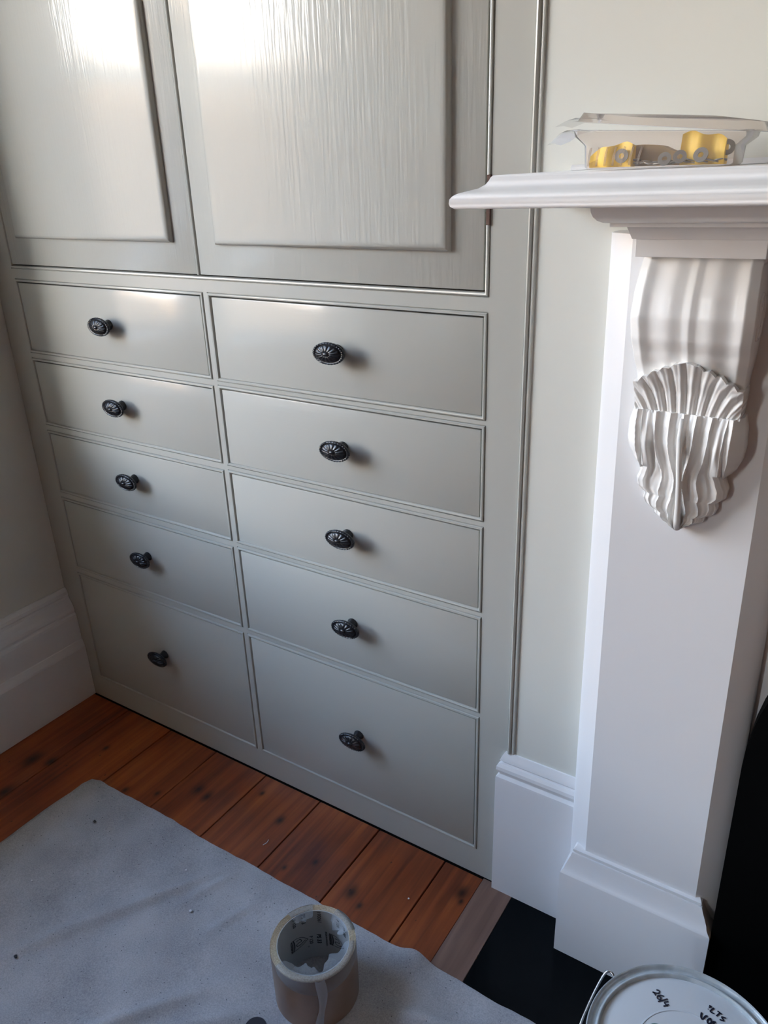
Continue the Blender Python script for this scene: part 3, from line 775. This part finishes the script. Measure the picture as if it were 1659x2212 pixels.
# hanging tail of film on the camera side
bm = bmesh.new(); prev = None
ang = math.radians(-44)
for i in range(16):
    t = i / 15; z = H + .002 - t * .115; w = .0075 * (1 - .35 * t) + .0012 * math.sin(t * 9)
    aa = ang + .05 * math.sin(t * 5) - .05 * t; rr = RO + .0010 + .0030 * abs(math.sin(t * 4)) + .001 * t
    c0 = Vector((rr * math.cos(aa), rr * math.sin(aa), max(z, .001))); tn = Vector((-math.sin(aa), math.cos(aa), 0))
    cur = [bm.verts.new(c0 - tn * w), bm.verts.new(c0 - tn * w * .2 + Vector((math.cos(aa), math.sin(aa), 0)) * .0025), bm.verts.new(c0 + tn * w)]
    if prev:
        for p, q, r_, s_ in zip(prev[:-1], prev[1:], cur[1:], cur[:-1]): bm.faces.new((p, q, r_, s_))
    prev = cur
link('film_tail', bm, film('milky_film_tail', (0.9, 0.92, 0.95), 0.2, (0.8, 0.84, 0.9), 0.38, 0.2), roll, smooth=True)

# ================================================================== PAINT CAN
PX, PY, PH, PR = .9503, -.2860, .220, .1240
can = empty('paint_can', (PX, PY, 0), 'large tin of paint with white lid and black marker writing', 'paint can')
m_tin = mat('grey_tin_body', (0.30, 0.32, 0.33), 0.3, 0.5, 0.6)
bm = bmesh.new(); lathe(bm, [(PR - .010, .0005), (PR - .006, .002), (PR - .006, .006), (PR - .008, .010), (PR - .008, PH - .020), (PR - .005, PH - .012), (PR - .004, PH - .007)], 96); link('body', bm, m_tin, can, smooth=True, auto=40)
bm = bmesh.new()
lathe(bm, [(PR - .0165, PH - .010), (PR - .004, PH - .010), (PR - .0008, PH - .006), (PR, PH - .002), (PR - .0012, PH), (PR - .0032, PH - .0006), (PR - .0046, PH - .0036), (PR - .0056, PH - .0050), (PR - .0105, PH - .0052), (PR - .0116, PH - .0038), (PR - .0126, PH - .0008), (PR - .0142, PH - .0004), (PR - .0156, PH - .0016), (PR - .0165, PH - .0062)], 128, closed=True)
link('rim', bm, m_rim, can, smooth=True, auto=60)
bm = bmesh.new(); lathe(bm, [(PR - .0164, PH - .0095), (PR - .0164, PH - .0064), (PR - .028, PH - .0052), (.0622, PH - .0050), (.0616, PH - .0044), (.0602, PH - .0044), (.0596, PH - .0051), (.0005, PH - .0051)], 128)
lid = link('lid', bm, m_lid, can, smooth=True, auto=30)
bm = bmesh.new(); lathe(bm, [(.0145, PH - .0052), (.0150, PH - .0042), (.0140, PH - .0036), (.0005, PH - .0036)], 48)
for v in bm.verts: v.co.x -= .0385; v.co.y += .0090
link('green_disc', bm, m_green, lid, smooth=True, auto=30)
def lid_marks(name, strokes, org, du, w=.0017):
    bm = bmesh.new(); ux = Vector(du).normalized(); vx = Vector((-ux.y, ux.x))
    for st in strokes:
        pts = [p.to_tuple()[:2] for p in catmull([(a, b, 0) for a, b in st], 5)] if len(st) > 2 else st
        stroke(bm, [(org[0] + a * ux.x + b * vx.x, org[1] + a * ux.y + b * vx.y) for a, b in pts], w)
    for v in bm.verts: v.co.z = PH - .0045
    r = bmesh.ops.extrude_face_region(bm, geom=bm.faces[:])
    for v in r['geom']:
        if isinstance(v, bmesh.types.BMVert): v.co.z += .0003
    return link(name, bm, m_marker, lid)
mm = .001
W26 = [[(0, 9), (3, 12), (6, 9), (4, 5), (0, 1), (3, 2), (7, 1)], [(14, 12), (10, 8), (9, 3), (12, 0), (15, 3), (13, 6), (9.5, 4)],
       [(16, -3), (20, 14)], [(24, 12), (22, 5), (29, 5)], [(28, 9), (26, -1)]]
W2B = [[(0, 9), (2, 3), (5, 1), (6, 8), (8, 9)], [(10, 5), (12, 9), (15, 4), (12, 1), (10, 5)], [(19, 9), (16, 7), (20, 4), (17, 1)]]
W2A = [[(0, 8), (3, 9), (2, 6), (1, 5)], [(2, 2), (2.5, 1.5)], [(7, 10), (6, 1), (12, 2)], [(13, 10), (20, 10)], [(17, 10), (16, 1)], [(27, 9), (22, 6), (27, 3), (22, 0)]]
def sc(s, k): return [[(a * k, b * k) for a, b in st] for st in s]

# ================================================================== BLISTER PACK on the shelf
def shelf_z(x): return 1.2372 + .0075 * (x + .0143 - .80)
bp0 = (0.760, -0.105, 1.2369)
pack = empty('blister_pack', bp0, 'open clear plastic blister pack on the mantel shelf', 'packaging')
def rrect(w, d, r, z, n=5, sk=0):
    pts = []
    for cx, cy, a0 in ((w - r, d - r, 0), (-w + r, d - r, 90), (-w + r, -d + r, 180), (w - r, -d + r, 270)):
        for k in range(n + 1):
            a = math.radians(a0 + 90 * k / n); pts.append((cx + r * math.cos(a), cy + r * math.sin(a), z))
    return pts
def thin_loft(rings, cap_first=False, cap_last=False):
    bm = bmesh.new(); rv = [[bm.verts.new(p) for p in r] for r in rings]; n = len(rings[0])
    for a, b in zip(rv[:-1], rv[1:]):
        for i in range(n): bm.faces.new((a[i], a[(i + 1) % n], b[(i + 1) % n], b[i]))
    if cap_first: bm.faces.new(rv[0])
    if cap_last: bm.faces.new(rv[-1])
    return bm
rings = [rrect(.071, .030, .010, .0006), rrect(.0735, .0325, .012, .0030), rrect(.0745, .034, .012, .022), rrect(.084, .040, .014, .0300), rrect(.0850, .041, .014, .0345), rrect(.0890, .045, .016, .0355)]
bm = thin_loft(rings, cap_first=True)
for v in bm.verts:
    if v.co.z > .02: v.co.z += .0025 * math.sin(v.co.x * 60) * (v.co.z / .035) - (.0022 if v.co.x > .03 else 0)
    v.co.z += .0016 * 0
tray = link('tray', bm, m_clear, pack, smooth=True)
# flaring tongue on the left of tray and of lid
def tongue(x0, pts, w0, w1):
    bm = bmesh.new(); prev = None
    for i, (x, z) in enumerate(pts):
        w = w0 + (w1 - w0) * i / (len(pts) - 1); cur = [bm.verts.new((x, -w, z)), bm.verts.new((x, 0, z + .0015)), bm.verts.new((x, w, z))]
        if prev:
            for p, q, r_, s_ in zip(prev[:-1], prev[1:], cur[1:], cur[:-1]): bm.faces.new((p, q, r_, s_))
        prev = cur
    return bm
link('tray_flap', tongue(0, [(-.075, .0360), (-.090, .0385), (-.100, .0360), (-.110, .0290), (-.118, .0255)], .042, .020), m_clear, pack, smooth=True)
rings = [rrect(.0890, .045, .016, .0400), rrect(.0845, .041, .014, .0410), rrect(.0800, .037, .012, .0490), rrect(.0500, .020, .012, .0500)]
bm = thin_loft(rings, cap_last=True)
for v in bm.verts:
    x = v.co.x; v.co.x = x * 1.06 + .008
    v.co.z += .0042 - .085 * (x + .085) + .0016 * math.sin(x * 55) + .5 * max(x - .045, 0) ** 2
link('lid', bm, m_clear, pack, smooth=True)
link('lid_flap', tongue(0, [(-.070, .0475), (-.082, .0495), (-.094, .0475), (-.108, .0425)], .040, .025), m_clear, pack, smooth=True)
for k in range(7):
    bm = bmesh.new(); x = -.066 + k * .0085; tube(bm, [(x, -.0335, .004), (x + .001, -.0352, .012), (x + .002 + .001 * k * .3, -.0340, .021)], .0011, 6); link('tray_rib', bm, m_clear, pack, smooth=True)
def solid_patch(name, pts, th, mm_, label, cat, loc, rot):
    bm = bmesh.new(); f = bm.faces.new([bm.verts.new((a, b, 0)) for a, b in pts]); r = bmesh.ops.extrude_face_region(bm, geom=[f])
    for v in r['geom']:
        if isinstance(v, bmesh.types.BMVert): v.co.z += th
    bmesh.ops.bevel(bm, geom=bm.edges[:], offset=.0008, segments=1, affect='EDGES')
    o = link(name, bm, mm_, None); o.location = loc; o.rotation_euler = rot; tag(o, label, cat); return o
BZ = 1.2369
def yel(name, x0, x1, h0, h1, y, label, thick=.014, curve=0):
    """crumpled upright yellow sheet standing in the tray"""
    bm = bmesh.new(); n = 14; A_, B_ = [], []
    rows = []
    for i in range(n + 1):
        t = i / n; x = x0 + (x1 - x0) * t; top = h0 + (h1 - h0) * t + .002 * math.sin(t * 9) + curve * math.sin(PI * t)
        yy = y + .003 * math.sin(t * 11)
        rows.append([(x, yy, .0022), (x, yy - .003, top * .5), (x, yy + .001, top), (x, yy + thick, top * .92), (x, yy + thick, .0022)])
    loft(bm, rows)
    o = link(name, bm, m_yellow, None, smooth=True, auto=40); o.location = (bp0[0], bp0[1], BZ); tag(o, label, 'card'); return o
yel('yellow_card', -.068, -.024, .013, .0225, -.024, 'crumpled yellow card in the left half of the clear blister pack', curve=.006)
yel('yellow_card', .022, .064, .0300, .0240, -.018, 'crumpled yellow card in the right half of the clear blister pack', curve=.004)
bm = bmesh.new(); rows = []
for i in range(13):
    t = i / 12; x = -.034 + .062 * t; top = .0215 + .001 * math.sin(t * 7) - .012 * max(t - .55, 0) / .45; rows.append([(x, -.004, .0022), (x, -.006, top), (x, .012, top), (x, .014, .0022)])
loft(bm, rows); o = link('paper_scrap', bm, m_tan, None, smooth=True, auto=40); o.location = (bp0[0], bp0[1], BZ); tag(o, 'brown paper scrap between the yellow cards in the pack', 'paper')
def washer(x, y, z, rx, ry, label, r=.0066):
    bm = bmesh.new(); lathe(bm, [(.0026, -.0006), (r, -.0006), (r, .0006), (.0026, .0006)], 28, closed=True)
    o = link('washer', bm, m_washer, None, smooth=True, auto=40); o.location = (bp0[0] + x, bp0[1] + y, BZ + z); o.rotation_euler = (rx, ry, 0)
    tag(o, label, 'washer', 'washers in the blister pack')
washer(-.033, -.0305, .0125, 1.45, .1, 'grey washer at the left, against the yellow card in the pack', .0068)
washer(.010, -.0300, .0085, 1.25, .1, 'leftmost of the three grey washers in the middle of the pack', .0064)
washer(.0245, -.0300, .0100, 1.15, .25, 'middle one of the three grey washers in the pack', .0064)
washer(.0440, -.0300, .0110, 1.2, -.2, 'washer in front of the right-hand yellow card in the pack', .0070)
washer(.0650, -.0170, .0170, 1.4, 1.0, 'grey washer leaning at the far right end of the pack', .0070)
bm = bmesh.new()
random.seed(2)
for k in range(16):
    q = bmesh.new(); lathe(q, [(.0024, -.0005), (.0062, -.0005), (.0062, .0005), (.0024, .0005)], 20, closed=True)
    mt = Matrix.Translation((-.024 + k * .0056, -.020 + random.uniform(-.006, .006), .0045 + random.uniform(0, .0025))) @ Matrix.Rotation(random.uniform(-.35, .35), 4, 'X') @ Matrix.Rotation(random.uniform(-.3, .3), 4, 'Y')
    q.transform(mt); t_ = bpy.data.meshes.new('t'); q.to_mesh(t_); q.free(); bm.from_mesh(t_)
o = link('washer_heap', bm, m_washer, None, smooth=True, auto=40); o.location = (bp0[0], bp0[1], BZ); tag(o, 'heap of flat grey washers lying in the bottom of the pack', 'washers', kind='stuff')

# ---- bail handle of the can
bm = bmesh.new()
hp = [(.8440, -.2320, .207), (.8385, -.2270, .214), (.8330, -.2245, .2165), (.8275, -.2270, .214), (.8230, -.2360, .203), (.8170, -.2560, .180), (.8130, -.2800, .155), (.8150, -.3300, .130), (.8350, -.3900, .115)]
tube(bm, [(p.x - PX, p.y - PY, p.z) for p in catmull(hp, 6)], .0019, 10)
link('wire_handle', bm, m_steel, can, smooth=True)
bm = bmesh.new(); box(bm, .8395 - PX, .8500 - PX, -.240 - PY, -.222 - PY, .196, .213, bev=.002); link('handle_ear', bm, m_tin, can)
lid_marks('marker_writing', sc(W26, mm * .82), (-.0605, .0625), (.86, -.51))
lid_marks('marker_writing', sc(W2A, mm * .85), (.0060, .0770), (.95, -.31))
lid_marks('marker_writing', sc(W2B, mm * 1.0), (.0000, .0600), (.97, -.22), .0022)

# ================================================================== small debris
def chip(name, x, y, z, s, m, label, cat, seed):
    random.seed(seed); bm = bmesh.new(); n = 7
    pts = [(s * random.uniform(.6, 1.1) * math.cos(2 * PI * k / n), s * random.uniform(.5, 1.0) * math.sin(2 * PI * k / n)) for k in range(n)]
    loft(bm, [[(a, b, 0) for a, b in pts], [(a * .9, b * .9, s * .35) for a, b in pts]])
    o = link(name, bm, m, None); o.location = (x, y, z); tag(o, label, cat); return o
chip('black_chip', -.2231, -.3015, .0080, .0045, m_chip, 'small black chip near the back left corner of the drop sheet', 'debris', 1)
chip('black_chip', -.0847, -.5781, .0080, .0042, m_chip, 'small black chip at the left edge of the photo on the drop sheet', 'debris', 2)
chip('paint_flake', .1091, -.3508, .0068, .0042, m_flake, 'white paint flake on the drop sheet left of the paper roll', 'debris', 3)
chip('paint_flake', -.2039, -.4635, .0070, .0030, m_flake, 'white paint flake near the left border of the drop sheet', 'debris', 4)
chip('paint_flake', .0339, -.2896, .0068, .0024, m_flake, 'tiny white flake near the back edge of the drop sheet', 'debris', 5)
chip('paint_flake', .4345, -.0150 - .1, .0004, .0022, m_flake, 'tiny white fleck on the floorboards beside the hearth strip', 'debris', 6)
bm = bmesh.new(); tube(bm, [(.1190, -.1440, .0012), (.1215, -.1520, .0022), (.1180, -.1600, .0012)], .0007, 6); tag(link('splinter', bm, m_flake), 'pale splinter lying on the bare floorboards in front of the cabinet', 'debris')
bm = bmesh.new(); lathe(bm, [(.017, 0), (.018, .001), (.018, .016), (.0165, .018), (.001, .018)], 48); o = link('bottle_cap', bm, m_navy, None, smooth=True, auto=40); o.location = (.3640, -.4585, .0075)
tag(o, 'dark navy screw cap on the drop sheet in front of the roll', 'cap')
